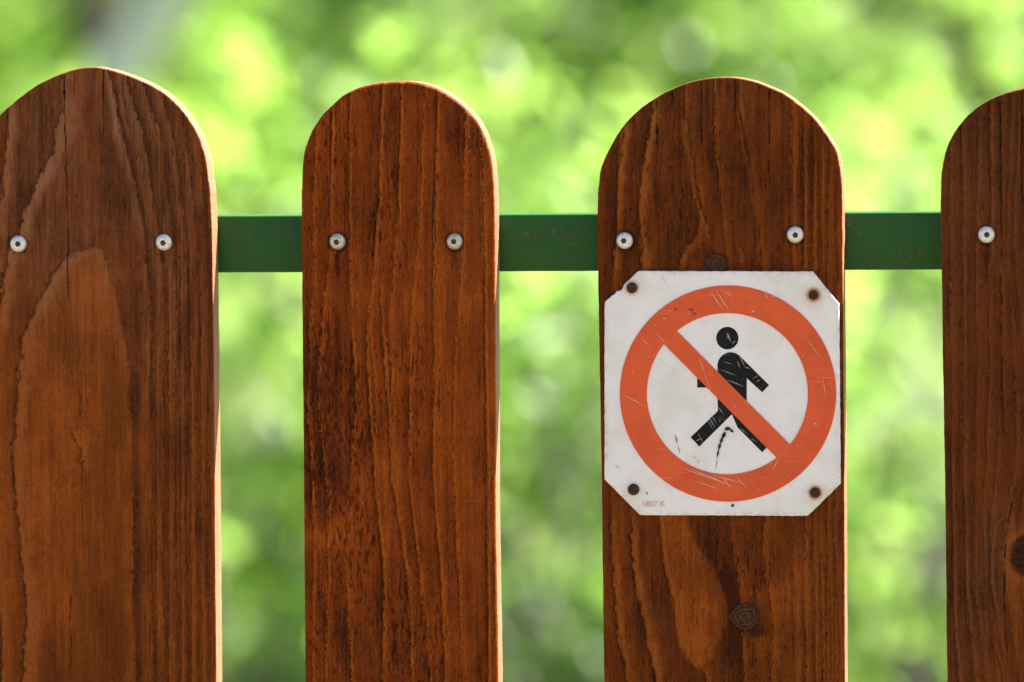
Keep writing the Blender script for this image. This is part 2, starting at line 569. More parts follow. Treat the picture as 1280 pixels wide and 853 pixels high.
# unseen gravel strip, added to bounce warm fill onto the fence front
px_ = np.linspace(-14, 14, 57)
edge_a = -.35 + (fbm(px_ * .9 + 20, px_ * 0, 6) - .5) * .12
edge_b = -13.0 + (fbm(px_ * .9 + 70, px_ * 0, 7) - .5) * .25
pv = np.concatenate([np.stack([px_, e_, np.full(57, .10)], -1) for e_ in (edge_b, edge_b * .6 + edge_a * .4, edge_a)])
pi_ = np.arange(56)
pf = np.concatenate([np.stack([k * 57 + pi_, k * 57 + pi_ + 1, (k + 1) * 57 + pi_ + 1, (k + 1) * 57 + pi_], -1) for k in (0, 1)])
bounce_ground = link('bounce_ground', np_mesh('bounce_ground', pv, pf), bounce_gravel_material())
tag(bounce_ground, kind='structure')


# ------------------------------------------------------------------ the fence
fence = empty('picket_fence', (0, 0, 0))
tag(fence, 'brown stained wooden picket fence with round topped pickets screwed to a green rail', 'fence')
THICK = 0.0185

PICKETS = [
    dict(  # first picket, cut by the left edge of the photograph
        apex=(115, 84), bevel=.0010, look=0,
        left=[(95, 86.5), (75, 93), (50, 104.5), (30, 118), (15, 130), (0, 144), (-15, 166), (-25, 196), (-30, 236), (-31, 290), (-30, 420), (-26, 853)],
        right=[(140, 88), (172, 99), (203, 115), (224, 134), (240, 155), (252, 179), (259, 210), (263, 246), (265, 300), (266.5, 400), (270.5, 853)],
        ring=[(1, [(13, 130), (9, 180), (3, 236), (-4, 300), (-14, 420), (-18, 600), (-16, 853)]),
              (2, [(78, 100), (76, 137), (67, 187), (42, 236), (26, 285), (10, 320), (3, 359), (-3, 420), (-6, 560), (-4, 680), (0, 763), (4, 800), (3, 853)]),
              (3, [(118, 308), (92, 316), (78, 328), (67, 345), (46, 386), (30, 419), (23, 477), (18, 553), (18, 605), (23, 658), (29, 713), (34, 750), (32, 806), (29, 853)]),
              (3, [(126, 312), (136, 345), (152, 400), (163, 470), (168, 600), (170, 853)]),
              (2.45, [(108, 110), (108, 200), (112, 260)]),
              (3.6, [(98, 400), (98, 500)]), (3.75, [(92, 620), (92, 853)]),
              (2, [(139, 100), (155, 176), (169, 229), (181, 292), (188, 400), (191, 600), (192, 853)]),
              (1, [(160, 105), (178, 176), (190, 240), (199, 300), (204, 400), (206, 600), (207, 853)]),
              (0, [(182, 115), (200, 176), (208, 240), (215, 300), (219, 400), (221, 600), (222, 853)]),
              (-1, [(205, 130), (217, 180), (224, 240), (229, 300), (233, 400), (234, 600), (235, 853)]),
              (-2, [(227, 150), (235, 190), (239, 240), (243, 300), (246, 400), (247, 600), (248, 853)]),
              (-3, [(250, 185), (254, 240), (257, 300), (259, 400), (260, 600), (261, 853)])],
        cracks=[([(79, 86), (80, 115), (84, 236), (85, 340), (87, 400)], 1.1, 1), ([(128, 86), (129, 130), (130, 178)], 1.0, .9),
                ([(90, 462), (91, 484)], 1.3, 1), ([(99, 455), (101, 540), (103, 620), (104, 722)], .9, .8), ([(88, 730), (88, 853)], 1.0, .9),
                ([(86, 404), (80, 440), (76, 470)], .9, .6), ([(35, 112), (36, 180)], .6, .6), ([(92, 90), (93, 122)], .6, .6),
                ([(205, 318), (204, 330)], 1.0, .8), ([(27, 300), (30, 318)], 2.2, .7), ([(15, 318), (20, 312)], 1.2, .7)],
        holes=[(80, 115, 1.8)],
        stain=[(110, 480, 60, 150, .75), (60, 640, 40, 140, .55), (110, 740, 60, 120, .45), (215, 300, 60, 190, -.75), (200, 700, 60, 200, -.35),
               (30, 230, 40, 90, -.35), (105, 170, 24, 70, .35), (120, 360, 30, 50, .55), (150, 150, 30, 60, -.3), (8, 200, 8, 60, .5),
               (5, 480, 14, 90, .4), (100, 555, 12, 12, .5), (8, 640, 8, 80, .5)],
        grey=[(60, 200, 60, 130, .9), (180, 200, 70, 110, .5), (50, 300, 40, 60, .5), (110, 130, 60, 40, .4), (200, 400, 40, 80, .3)],
        fleck=[(210, 220, 50, 60, .35), (105, 310, 30, 12, .4), (110, 500, 30, 30, .35), (200, 560, 50, 200, .2)],
        polys=[([(122, 308), (96, 316), (84, 330), (82, 390), (86, 410), (140, 420), (134, 345)], .35, 6), ([(86, 545), (110, 540), (116, 552), (112, 572), (98, 566)], .35, 3)],
        bands=[([(13, 130), (9, 180), (3, 236), (-4, 300)], 13, .8, 1),
               ([(80, 118), (77, 137), (67, 187), (55, 215), (42, 236), (32, 262), (26, 285), (14, 310), (8, 330), (3, 359), (-3, 420)], 24, 1, 1),
               ([(92, 318), (80, 326), (67, 342), (46, 386), (36, 405), (30, 419), (24, 477), (18, 553), (18, 605), (22, 640), (23, 658), (29, 713), (34, 750), (32, 806), (29, 860)], 24, 1, 1),
               ([(84, 528), (93, 548), (100, 562), (106, 592)], 17, .95, 1), ([(0, 755), (4, 800), (3, 837), (1, 860)], 10, .7, 1), ([(136, 330), (152, 400), (163, 450)], 14, .3, -1),
               ([(139, 102), (155, 176), (169, 229), (181, 292)], 7, .6, -1), ([(150, 110), (158, 150), (166, 176)], 5, .5, -1), ([(182, 125), (190, 150), (199, 180)], 5, .5, -1),
               ([(195, 340), (196, 520), (197, 860)], 4, .55, 1), ([(211, 330), (212, 600), (212, 860)], 4, .6, 1), ([(226, 330), (227, 560), (228, 860)], 4, .65, 1), ([(237, 300), (239, 500), (240, 860)], 4, .6, 1), ([(251, 320), (252, 560), (253, 860)], 4, .5, 1)],
        knots=[], screws=[(23, 305, 0), (205, 303, 0)]),
    dict(
        apex=(505, 101.5), bevel=.0022, look=1,
        left=[(465, 105), (440, 113), (418.5, 128), (397, 151), (385, 174), (379.5, 193), (377, 225), (376.5, 270), (377, 350), (379, 600), (381, 853)],
        right=[(522, 103), (543, 109), (560, 118), (585, 138), (600, 157), (608, 176), (613.5, 196), (617, 225), (618.5, 270), (619, 360), (619.5, 600), (623, 853)],
        ring=[(0, [(392, 200), (389, 400), (388, 853)]),
              (1, [(415, 130), (413, 300), (402, 400), (400, 480), (408, 620), (404, 853)]),
              (2, [(438, 115), (437, 250), (441, 430), (443, 500), (436, 600), (430, 700), (440, 853)]),
              (3, [(478, 108), (474, 250), (462, 400), (469, 600), (480, 720), (478, 853)]),
              (4, [(502, 106), (498, 250), (484, 400), (490, 600), (509, 722), (514, 853)]),
              (5, [(532, 115), (524, 250), (510, 400), (510, 600), (526, 720), (536, 853)]),
              (6, [(548, 120), (542, 300), (541, 440), (542, 600), (551, 700), (555, 853)]),
              (7, [(583, 150), (578, 300), (566, 500), (572, 700), (576, 853)]),
              (8, [(601, 180), (603, 350), (608, 500), (611, 853)])],
        cracks=[([(556, 208), (557, 213)], 1.6, 1), ([(556, 300), (562, 400), (564, 500)], .6, .45), ([(490, 176), (491, 186)], 1.2, .9)],
        holes=[],
        stain=[(500, 330, 80, 120, .3), (400, 480, 40, 130, -.4), (480, 250, 26, 60, -.35), (580, 500, 40, 200, .3), (470, 650, 40, 100, .3),
               (396, 560, 30, 70, -.35), (560, 250, 30, 80, -.25), (470, 800, 80, 50, -.25), (400, 675, 22, 10, .9), (428, 655, 10, 18, .8), (400, 380, 12, 60, .5), (590, 150, 20, 30, -.4)],
        grey=[(570, 300, 22, 60, .35), (598, 420, 10, 300, .3)],
        fleck=[(484, 250, 20, 44, .75), (450, 285, 12, 16, .5), (405, 405, 12, 25, .6), (425, 490, 34, 46, .95), (395, 560, 30, 70, .95), (440, 590, 22, 60, .6),
               (522, 445, 22, 26, .8), (520, 540, 20, 40, .7), (545, 495, 16, 14, .6), (446, 680, 16, 40, .9), (500, 770, 30, 50, .85), (400, 790, 40, 60, .6),
               (440, 320, 70, 22, .4), (395, 240, 14, 60, .5), (470, 130, 60, 30, .4), (530, 800, 30, 50, .6), (560, 230, 14, 60, .3), (420, 180, 20, 40, .45)],
        bands=[([(415, 128), (413, 280)], 5, .6, 1), ([(438, 115), (437, 280)], 4, .6, 1), ([(478, 108), (474, 250), (466, 330)], 5, .7, 1), ([(502, 106), (498, 250), (490, 330)], 4, .5, 1), ([(548, 115), (542, 300), (541, 430)], 4, .7, 1),
               ([(457, 400), (460, 480), (468, 600), (480, 720), (478, 830)], 6, .85, 1), ([(441, 420), (444, 490)], 5, .9, 1), ([(475, 350), (478, 420), (484, 497), (490, 600), (509, 722)], 6, .75, 1), ([(541, 490), (541, 600), (550, 700), (553, 780)], 5, .7, 1),
               ([(509, 590), (521, 690)], 4, .7, 1), ([(606, 340), (608, 500), (611, 860)], 4, .8, 1), ([(600, 200), (602, 330)], 3, .5, 1), ([(524, 180), (520, 300)], 3, .5, 1)],
        polys=[], knots=[], screws=[(422, 302, 1), (568.5, 302, 1)]),
    dict(
        apex=(910, 96.5), bevel=.0011, look=2,
        left=[(878, 99), (847, 108.5), (824.5, 119.6), (796, 140), (774, 165.5), (759.6, 191), (750, 216), (747.3, 245), (746.5, 280), (747.5, 350), (752, 620), (755, 853)],
        right=[(926, 98), (947, 103), (962, 109), (979, 116.5), (997, 129), (1014, 143.5), (1028, 161), (1038, 176), (1044, 186), (1049, 203), (1052, 223), (1053, 259), (1053.5, 350), (1055.5, 600), (1056.5, 853)],
        ring=[(1, [(780, 159), (774, 216), (771, 283), (767, 321), (760, 450), (760, 560), (765, 685), (770, 767), (775, 810), (785, 853)]),
              (2, [(818, 134), (804, 213), (799, 270), (803, 330), (795, 500), (788, 644), (791, 709), (802, 767), (812, 810), (820, 853)]),
              (3, [(856, 120), (857, 159), (867, 213), (874, 257), (868, 296), (856, 310), (847, 333), (835, 450), (824, 600), (824, 646), (828, 698), (842, 747), (848, 805), (867, 832), (880, 838)]),
              (4, [(893, 120), (896, 200), (900, 260), (903, 290)]),
              (3.6, [(893, 330), (880, 420), (866, 600), (866, 679), (884, 702), (905, 740)]),
              (5, [(923, 120), (938, 213), (950, 283), (956, 330), (957, 500), (955, 700), (966, 771), (962, 853)]),
              (5.6, [(975, 110), (976, 300), (977, 600), (985, 853)]),
              (6, [(992, 130), (990, 300), (990, 500), (992, 853)]), (7, [(1006, 140), (1005, 300), (1005, 853)]), (8, [(1018, 160), (1017, 300), (1017, 853)]),
              (9, [(1026, 170), (1027, 853)]), (10, [(1036, 190), (1037, 853)]), (11, [(1047, 210), (1047, 853)])],
        cracks=[([(821, 121), (821.5, 165), (821, 196)], 1.0, .95), ([(840, 110), (840, 136)], 1.0, .9), ([(876, 99), (876.5, 150), (877, 205)], 1.0, 1), ([(918.5, 97), (919, 130), (920, 165)], .9, .95),
                ([(961, 108), (961.5, 160), (962.5, 275)], 1.0, 1), ([(1015, 646), (1014, 853)], .6, .4), ([(1053.5, 640), (1053.5, 853)], .8, .8),
                ([(950, 670), (960, 668), (975, 672)], .8, .5)],
        holes=[(821, 165, 2.0)],
        stain=[(860, 230, 90, 90, -.35), (1005, 250, 40, 130, -.1), (800, 750, 40, 100, -.1), (930, 700, 40, 50, -.35), (915, 735, 14, 22, -.9), (912, 820, 20, 34, -.95),
               (942, 790, 16, 10, -.8), (985, 740, 40, 70, .3), (840, 300, 50, 40, .1), (955, 735, 22, 18, .5), (930, 735, 5, 18, .9), (910, 300, 20, 20, .2), (770, 700, 14, 120, .2)],
        grey=[(880, 120, 90, 30, .45), (800, 160, 40, 40, .4), (1020, 700, 30, 120, .25)],
        fleck=[(860, 220, 40, 40, .45), (910, 690, 34, 28, .55), (975, 690, 50, 40, .35), (950, 730, 20, 14, .5), (900, 830, 40, 24, .5), (970, 810, 40, 30, .35), (850, 290, 50, 20, .35), (820, 300, 60, 40, .3), (800, 800, 40, 60, .3)],
        polys=[([(824, 640), (862, 640), (866, 672), (873, 686), (886, 702), (897, 720), (908, 744), (914, 770), (905, 786), (899, 802), (890, 822), (876, 836), (866, 828), (850, 808), (845, 770), (838, 742), (830, 700)], .95, 3),
               ([(934, 746), (948, 730), (985, 728), (1000, 760), (960, 790), (950, 770)], .3, 4), ([(926, 797), (966, 795), (965, 806), (946, 822), (930, 812)], .6, 3),
               ([(868, 648), (884, 650), (900, 690), (925, 738), (912, 745), (890, 712), (872, 682)], -.35, 6)],
        bands=[([(783, 150), (778, 180), (774, 216), (771, 283), (767, 321), (765, 345)], 9, .85, 1), ([(819, 130), (812, 165), (804, 213), (799, 270), (803, 300), (804, 345)], 11, .9, 1), ([(857, 145), (861, 180), (867, 213), (876, 257), (891, 305)], 8, .7, -1),
               ([(923, 130), (930, 175), (938, 213), (948, 283), (952, 330)], 5, .45, -1), ([(862, 302), (853, 315), (847, 340)], 9, .7, 1), ([(921, 300), (929, 316), (931, 338)], 6, .6, -1),
               ([(762, 640), (765, 685), (770, 767), (775, 810), (786, 860)], 10, .8, 1), ([(788, 640), (791, 709), (802, 767), (812, 810), (821, 860)], 13, .9, 1), ([(824, 640), (828, 698), (842, 747), (848, 805), (867, 832)], 9, .55, 1),
               ([(992, 140), (991, 338)], 4, .5, 1), ([(1006, 150), (1005, 338)], 4, .6, 1), ([(1018, 165), (1017, 338)], 4, .55, 1), ([(1028, 180), (1028, 338)], 3, .5, 1), ([(1020, 690), (1020, 860)], 3, .5, 1), ([(1034, 700), (1034, 860)], 3, .6, 1), ([(1044, 650), (1045, 860)], 3, .5, 1)],
        knots=[(931, 771, 19, 18), (895, 330, 15, 13)], screws=[(781, 301, 0), (994, 293.5, 0)]),
    dict(  # last picket, cut by the right edge
        apex=(1326, 103), bevel=.0012, look=3,
        left=[(1302, 105.5), (1280, 110.5), (1262, 115), (1245, 121), (1232, 127.5), (1218, 137), (1208, 146), (1200, 156), (1190, 171), (1183, 187), (1179, 202), (1176.5, 225), (1176, 262), (1177, 340), (1178.5, 450), (1181, 600), (1184, 853)],
        right=[(1350, 105), (1372, 110), (1392, 117), (1410, 124), (1434, 138), (1444, 147), (1453, 158), (1463, 173), (1471, 190), (1475, 206), (1478, 228), (1479, 262), (1480, 340), (1483, 600), (1486, 853)],
        ring=[(1, [(1189, 190), (1188, 300), (1189, 500), (1189, 650), (1193, 780), (1200, 853)]), (2, [(1205, 170), (1204, 300), (1203, 500), (1205, 640), (1208, 740), (1220, 853)]),
              (3, [(1222, 150), (1221, 300), (1220, 500), (1217, 640), (1218, 740), (1230, 820)]), (4, [(1238, 140), (1237, 300), (1236, 500), (1230, 640), (1232, 720), (1242, 800)]),
              (5, [(1250, 130), (1251, 300), (1252, 480), (1246, 600), (1240, 660), (1239, 720), (1250, 800)]), (6, [(1262, 140), (1258, 300), (1266, 420), (1270, 560), (1262, 640), (1257, 700), (1266, 790)]),
              (7, [(1270, 140), (1268, 300), (1280, 440), (1290, 560), (1275, 650)]), (8, [(1279, 140), (1282, 300), (1300, 480)]), (10, [(1330, 140), (1340, 400), (1350, 853)]), (14, [(1440, 200), (1440, 853)])],
        cracks=[([(1277, 110), (1277, 200), (1279, 290)], 1.2, .95), ([(1250, 128), (1251, 184), (1251, 350), (1252, 462), (1255, 600)], 1.2, 1),
                ([(1272, 598), (1262, 640), (1259, 660), (1255, 713), (1256, 760), (1257, 800), (1261, 853)], 1.2, 1), ([(1255, 300), (1266, 380), (1279, 450)], .8, .7), ([(1218, 300), (1235, 330)], .5, .4),
                ([(1253, 520), (1262, 590), (1276, 640)], .8, .6)],
        holes=[],
        stain=[(1230, 150, 50, 40, -.3), (1240, 620, 20, 60, .3), (1215, 450, 30, 90, .05), (1260, 810, 20, 40, .7), (1270, 740, 10, 30, .6), (1215, 750, 22, 90, -.15), (1262, 420, 20, 100, .1), (1245, 760, 14, 40, -.1), (1262, 690, 8, 30, .8)],
        grey=[(1235, 220, 40, 90, .45), (1248, 690, 16, 50, .8), (1200, 800, 20, 60, .45), (1190, 300, 14, 100, .3)],
        fleck=[(1210, 250, 30, 100, .2), (1200, 480, 20, 120, .2), (1235, 620, 30, 60, .15)],
        polys=[([(1240, 720), (1237, 680), (1242, 655), (1252, 640), (1262, 650), (1256, 700), (1252, 750)], -.35, 3)],
        bands=[([(1190, 560), (1191, 650), (1194, 780), (1200, 860)], 4, .7, 1), ([(1206, 600), (1206, 680), (1209, 740), (1220, 850)], 4, .6, 1), ([(1256, 640), (1244, 655), (1238, 690), (1239, 730), (1246, 770)], 5, .6, 1), ([(1224, 150), (1223, 260)], 4, .5, 1), ([(1240, 190), (1239, 330)], 4, .5, 1),
               ([(1240, 800), (1250, 830), (1256, 860)], 4, .5, 1), ([(1228, 730), (1233, 790)], 4, .5, 1)],
        knots=[(1286, 695, 24, 27)], screws=[(1233, 293.5, 0)]),
]

LOOKS = [
    dict(dark=(.046, .0120, .0030), mid=(.152, .0345, .0052), orange=(.330, .0755, .0080), pale=(.31, .128, .058), rough=.55, light_w=9.0, light_amt=.7, tilt=.04, line=.15, knot=((.034, .015, .007), (.115, .060, .028))),
    dict(dark=(.042, .0085, .0018), mid=(.210, .0385, .0036), orange=(.440, .098, .0070), pale=(.42, .145, .026), rough=.46, light_w=2.0, light_amt=.85, tilt=.16, line=.4, knot=((.034, .015, .007), (.115, .060, .028))),
    dict(dark=(.046, .0105, .0022), mid=(.150, .0320, .0036), orange=(.345, .079, .0068), pale=(.34, .120, .030), rough=.52, light_w=4.0, light_amt=.60, tilt=.05, line=.25, knot=((.034, .015, .007), (.115, .060, .028))),
    dict(dark=(.040, .0105, .0030), mid=(.118, .0285, .0050), orange=(.255, .058, .0068), pale=(.25, .100, .038), rough=.50, light_w=2.2, light_amt=.62, tilt=-.05, line=.25, knot=((.020, .009, .005), (.060, .022, .012))),
]


def make_picket(spec, ncol=210):
    ax, ay = spec['apex']
    ybot = 853 + 2240                                         # down to just above the ground
    L = [(ax, ay)] + spec['left']
    Rr = [(ax, ay)] + spec['right']
    lx0, rx0 = spec['left'][-1][0], spec['right'][-1][0]

    def edge_fn(pts):
        s = [math.sqrt(max(0, p[1] - ay)) for p in pts]
        s[0] = 0
        x = [p[0] for p in pts]
        s.append(math.sqrt(ybot - ay)); x.append(x[-1] + (ybot - 853) * .0087)
        return lambda yy: spline(s, x, np.sqrt(np.maximum(yy - ay, 0)))
    fl, fr = edge_fn(L), edge_fn(Rr)
    sa = np.linspace(.35, math.sqrt(150), 120)
    rows = np.concatenate([ay + sa ** 2, np.arange(ay + 150 + 2, 872, 2.2), [900, 960, 1100, 1400, 1900, 2500, ybot]])
    xl, xr = fl(rows), fr(rows)
    sd_ = spec['look'] * 7 + 3
    # slightly uneven sawn and worn edges
    wob = lambda k: ((fbm(rows * .05 + k * 9, rows * 0 + 3.3, sd_ + k) - .5) * 2.0 + (vnoise(rows * .45 + k * 3, rows * 0 + 1.7, sd_ + k) - .5) * .7) * np.clip((rows - ay) / 8, 0, 1) * (1 - .62 * sstep(120, 260, rows - ay))
    xl, xr = xl + wob(1), xr + wob(2)
    n = len(rows)
    toX = np.vectorize(lambda a, b: pl(a, b))
    lx, lz = toX(xl, rows)
    rx, rz = toX(xr, rows)
    # outline: up the left edge, down the right
    ox = np.concatenate([lx[::-1], rx]); oz = np.concatenate([lz[::-1], rz])
    tx, tz = np.gradient(ox), np.gradient(oz)
    ln = np.hypot(tx, tz)
    nx, nz = -tz / ln, tx / ln                                # outward normal
    for _ in range(3):
        nx[1:-1] = (nx[:-2] + nx[1:-1] * 2 + nx[2:]) / 4; nz[1:-1] = (nz[:-2] + nz[1:-1] * 2 + nz[2:]) / 4
    b = spec['bevel']
    prof = [(b * (1 - math.sin(a)), b * (1 - math.cos(a))) for a in np.linspace(0, math.pi / 2, 6)]
    b2 = .0012
    prof += [(0, b + (THICK - b - b2) * k / 3) for k in (1, 2)]
    prof += [(b2 * (1 - math.cos(a)), THICK - b2 * (1 - math.sin(a))) for a in np.linspace(0, math.pi / 2, 4)]
    m = 2 * n
    rings = []
    for ins, y in prof:
        rings.append(np.stack([ox - nx * ins, np.full(m, y), oz - nz * ins], -1))
    V = [np.concatenate(rings)]
    F = []
    P = len(prof)
    i = np.arange(m - 1)
    for k in range(P - 1):
        F.append(np.stack([k * m + i, k * m + i + 1, (k + 1) * m + i + 1, (k + 1) * m + i], -1))
    # top closing between the two sides is the outline itself; bottom closing strip
    for k in range(P - 1):
        F.append(np.array([[k * m, (k + 1) * m, (k + 1) * m + m - 1, k * m + m - 1]]))
    # front face grid between the inset edges
    il = rings[0][:n][::-1]; ir = rings[0][n:]
    t = np.linspace(0, 1, ncol)
    grid = il[:, None] * (1 - t)[None, :, None] + ir[:, None] * t[None, :, None]
    base = P * m
    gi = base + np.arange(n * ncol).reshape(n, ncol)
    gi[:, 0] = np.arange(n)[::-1]                              # share the edge vertices
    gi[:, -1] = n + np.arange(n)
    V.append(grid.reshape(-1, 3))
    F.append(np.stack([gi[:-1, :-1], gi[1:, :-1], gi[1:, 1:], gi[:-1, 1:]], -1).reshape(-1, 4))
    # back face, one strip
    kb = (P - 1) * m
    bl = kb + np.arange(n)[::-1]; br = kb + n + np.arange(n)
    F.append(np.stack([bl[:-1], br[:-1], br[1:], bl[1:]], -1))
    V = np.concatenate(V); F = np.concatenate(F)
    # ---- grain fields at every vertex, in photograph pixels
    X, Y = unpl(V[:, 0], V[:, 2])
    Yc = np.minimum(Y, 900)
    wx = X + (fbm(X * .02, Yc * .006, sd_, 3) - .5) * 10
    ring = tps(spec['ring'], wx, Yc)
    e = .8
    slope = np.abs(tps(spec['ring'], wx + e, Yc) - tps(spec['ring'], wx - e, Yc)) / (2 * e) / (MM * 1000)
    st = np.zeros_like(X); gr = np.zeros_like(X); fk = np.full_like(X, (.04, .10, .08, .05)[spec['look']])
    jx = (fbm(X * .05, Yc * .05, sd_ + 40) - .5) * 22
    for arr, key in ((st, 'stain'), (gr, 'grey'), (fk, 'fleck')):
        for (cx, cy, sx, sy, a) in spec[key]:
            arr += a * np.exp(-.5 * (((X + jx - cx) / sx) ** 2 + ((Yc + jx - cy) / sy) ** 2))
    for poly, a, soft in spec['polys']:
        d = poly_sd(poly, X, Y) + (fbm(X * .22, Y * .12, sd_ + 60) - .5) * 9
        st += a * sstep(-soft, soft, d)
    band = np.zeros_like(X); lip = np.zeros_like(X)
    jag = (vnoise(X * .16, Y * .13, sd_ + 21) - .5) * 7 + (vnoise(X * .4, Y * .22, sd_ + 22) - .5) * 2.6
    for pts, wd, a, side in spec.get('bands', []):
        pp = sorted(pts, key=lambda p: p[1])
        py_, px__ = [p[1] for p in pp], [p[0] for p in pp]
        u = (X - np.interp(Y, py_, px__)) * side + jag * min(1.0, wd / 14)
        ends = sstep(py_[0] - 2, py_[0] + 14, Y) * (1 - sstep(py_[-1] - 14, py_[-1] + 2, Y)) if py_[-1] < 850 else sstep(py_[0] - 2, py_[0] + 14, Y)
        wv = wd * (.6 + .8 * vnoise(Y * .03, X * 0 + 7.7, sd_ + 31))
        band = np.maximum(band, a * sstep(-.8, .8, u) * (1 - sstep(wv * .25, wv, u)) * ends)
        lip = np.maximum(lip, min(1, a * 1.1) * sstep(-4.5, -.8, u) * (1 - sstep(-.6, .6, u)) * ends)
    ck = np.zeros_like(X)
    for pts, wd, a in spec['cracks']:
        d, al = line_d(pts, X + (vnoise(Y * .08, X * 0, sd_ + 5) - .5) * 1.8, Y)
        taper = np.clip(al * 8, 0, 1) * np.clip((1 - al) * 5, 0, 1)
        if pts[0][1] < ay + 30: taper = np.clip((1 - al) * 5, 0, 1)
        ck = np.maximum(ck, a * (1 - sstep(wd * .25, wd * 1.25, d)) * np.sqrt(taper) * (.55 + .45 * sstep(.3, .6, vnoise(Y * .12, X * 0 + 4.4, sd_ + 9))))
    for (cx, cy, r) in spec['holes']:
        ck = np.maximum(ck, 1 - sstep(r * .6, r * 1.3, np.hypot(X - cx, (Y - cy) * .7)))
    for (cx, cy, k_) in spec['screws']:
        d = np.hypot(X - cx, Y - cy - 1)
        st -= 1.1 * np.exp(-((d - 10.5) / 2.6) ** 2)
        st -= .5 * np.exp(-((X - cx) / 4) ** 2) * sstep(cy + 6, cy + 14, Y) * (1 - sstep(cy + 20, cy + 50, Y))
        ck = np.maximum(ck, .6 * (1 - sstep(.4, 2.0, np.abs(d - 10.6))) * sstep(.45, .65, vnoise(X * .12, Y * .12, sd_ + 50)))
    kr = np.full_like(X, 9.0)
    for (cx, cy, a, c) in spec['knots']:
        d = np.hypot((X - cx) / a, (Y - cy) / c)
        kr = np.minimum(kr, d)
        st += (.9 if spec['look'] == 3 else -.35) * np.exp(-((d - 1.12) / .3) ** 2)
    # ---- real relief on the front face
    front = np.zeros(len(V), bool); front[base:] = True
    border = np.minimum(np.minimum(np.abs(X - np.interp(Y, rows, xl)), np.abs(X - np.interp(Y, rows, xr))), Y - ay)
    amt = sstep(2, 9, border) * front
    f = ring - np.floor(ring)
    rel = .00022 * (1 - sstep(0, .5, f)) + .00014 * (fbm(X * .06, Y * .012, sd_ + 70) - .5)
    rel += .00025 * band - .00015 * lip
    rel -= .0009 * ck + .00035 * np.exp(-((kr - 1) / .12) ** 2)
    V[:, 1] -= rel * amt
    ck[~front] *= .3
    depth = V[:, 1]
    sunlit_wear = np.where(front, 0, sstep(b * .30, b * 1.1, depth))  # sides and bevels coloured pale as if sunlit
    chip = sstep(.60, .72, fbm(X * .11, Y * .11, sd_ + 90) + .12 * (X > (xl.min() + xr.max()) / 2)) * (1 - sstep(1.0, 4.0, border))
    sunlit_wear = np.maximum(sunlit_wear, np.where(front, chip * .8, 0))
    me = np_mesh('picket', V - np.array([[float((ox.min() + ox.max()) / 2), 0, float(oz.min())]]), F)
    for nm, arr in (('ring', ring), ('stain', st), ('fleck', fk), ('grey', np.clip(gr, 0, 1)), ('crack', ck), ('knot', kr), ('sunlit_wear', sunlit_wear), ('band', band), ('lip', lip), ('ring_slope', np.clip(slope, .02, .6))):
        attr(me, nm, arr)
    lk = LOOKS[spec['look']]
    mat = wood_material('stained_wood', seed=spec['look'], **lk)
    return link('picket', me, mat, fence, (float((ox.min() + ox.max()) / 2), 0, float(oz.min())))


def screw_mesh(mat):
    """button head screw with a six-sided socket"""
    bm = bmesh.new()
    prof = [(.00410, .0000), (.00412, -.0005), (.00400, -.0010), (.00365, -.0017), (.00300, -.0023), (.00225, -.0026), (.00155, -.0027)]
    seg = 36
    rows = []
    for r, y in prof:
        rows.append([bm.verts.new((r * math.cos(k / seg * 2 * math.pi), y, r * math.sin(k / seg * 2 * math.pi))) for k in range(seg)])
    hexr = []
    for y, sc in ((-.0027, .00142), (-.0010, .00130)):
        row = []
        for k in range(seg):
            a = k / seg * 2 * math.pi
            rr = sc / max(.5, math.cos((a % (math.pi / 3)) - math.pi / 6)) * .92
            row.append(bm.verts.new((rr * math.cos(a), y, rr * math.sin(a))))
        rows.append(row)
    for i in range(len(rows) - 1):
        for k in range(seg):
            f = bm.faces.new((rows[i][k], rows[i][(k + 1) % seg], rows[i + 1][(k + 1) % seg], rows[i + 1][k]))
            f.material_index = 1 if i >= len(rows) - 2 else 0
    f = bm.faces.new(rows[-1]); f.material_index = 1
    bmesh.ops.recalc_face_normals(bm, faces=bm.faces)
    me = bpy.data.meshes.new('screw'); bm.to_mesh(me); bm.free()
    me.materials.append(mat); me.materials.append(M_SOCKET)
    me.polygons.foreach_set('use_smooth', np.ones(len(me.polygons), bool))
    return me


SCREWS = [screw_mesh(M_STEEL), screw_mesh(M_BRASSY)]
for spec in PICKETS:
    p = make_picket(spec)
    for (sx, sy, kind) in spec['screws']:
        x, z = pl(sx, sy)
        o = bpy.data.objects.new('screw', SCREWS[kind])
        COL.objects.link(o)
        o.parent = p
        o.location = Vector((x, .0001, z)) - p.location
        o.rotation_euler = (random.uniform(-.13, .13), random.uniform(0, 6), random.uniform(-.13, .13))


def bar(name, x0, x1, z0, z1, y0, y1, r, mat, parent):
    bm = bmesh.new()
    bmesh.ops.create_cube(bm, size=1)
    for v in bm.verts:
        v.co = Vector((x0 if v.co.x < 0 else x1, y0 if v.co.y < 0 else y1, z0 if v.co.z < 0 else z1))
    bmesh.ops.bevel(bm, geom=bm.edges[:], offset=r, segments=4, profile=.5, affect='EDGES')
    me = bpy.data.meshes.new(name); bm.to_mesh(me); bm.free()
    c = Vector(((x0 + x1) / 2, (y0 + y1) / 2, (z0 + z1) / 2))
    me.transform(Matrix.Translation(-c))
    return link(name, me, mat, parent, c)


zt = (pl(320, 272.3, THICK)[1] + pl(1115, 263.3, THICK)[1]) / 2
zb = (pl(320, 343, THICK)[1] + pl(1115, 335.5, THICK)[1]) / 2
bar('rail', -.62, .62, zb, zt, THICK + .0003, THICK + .025, .0011, M_GREEN, fence)

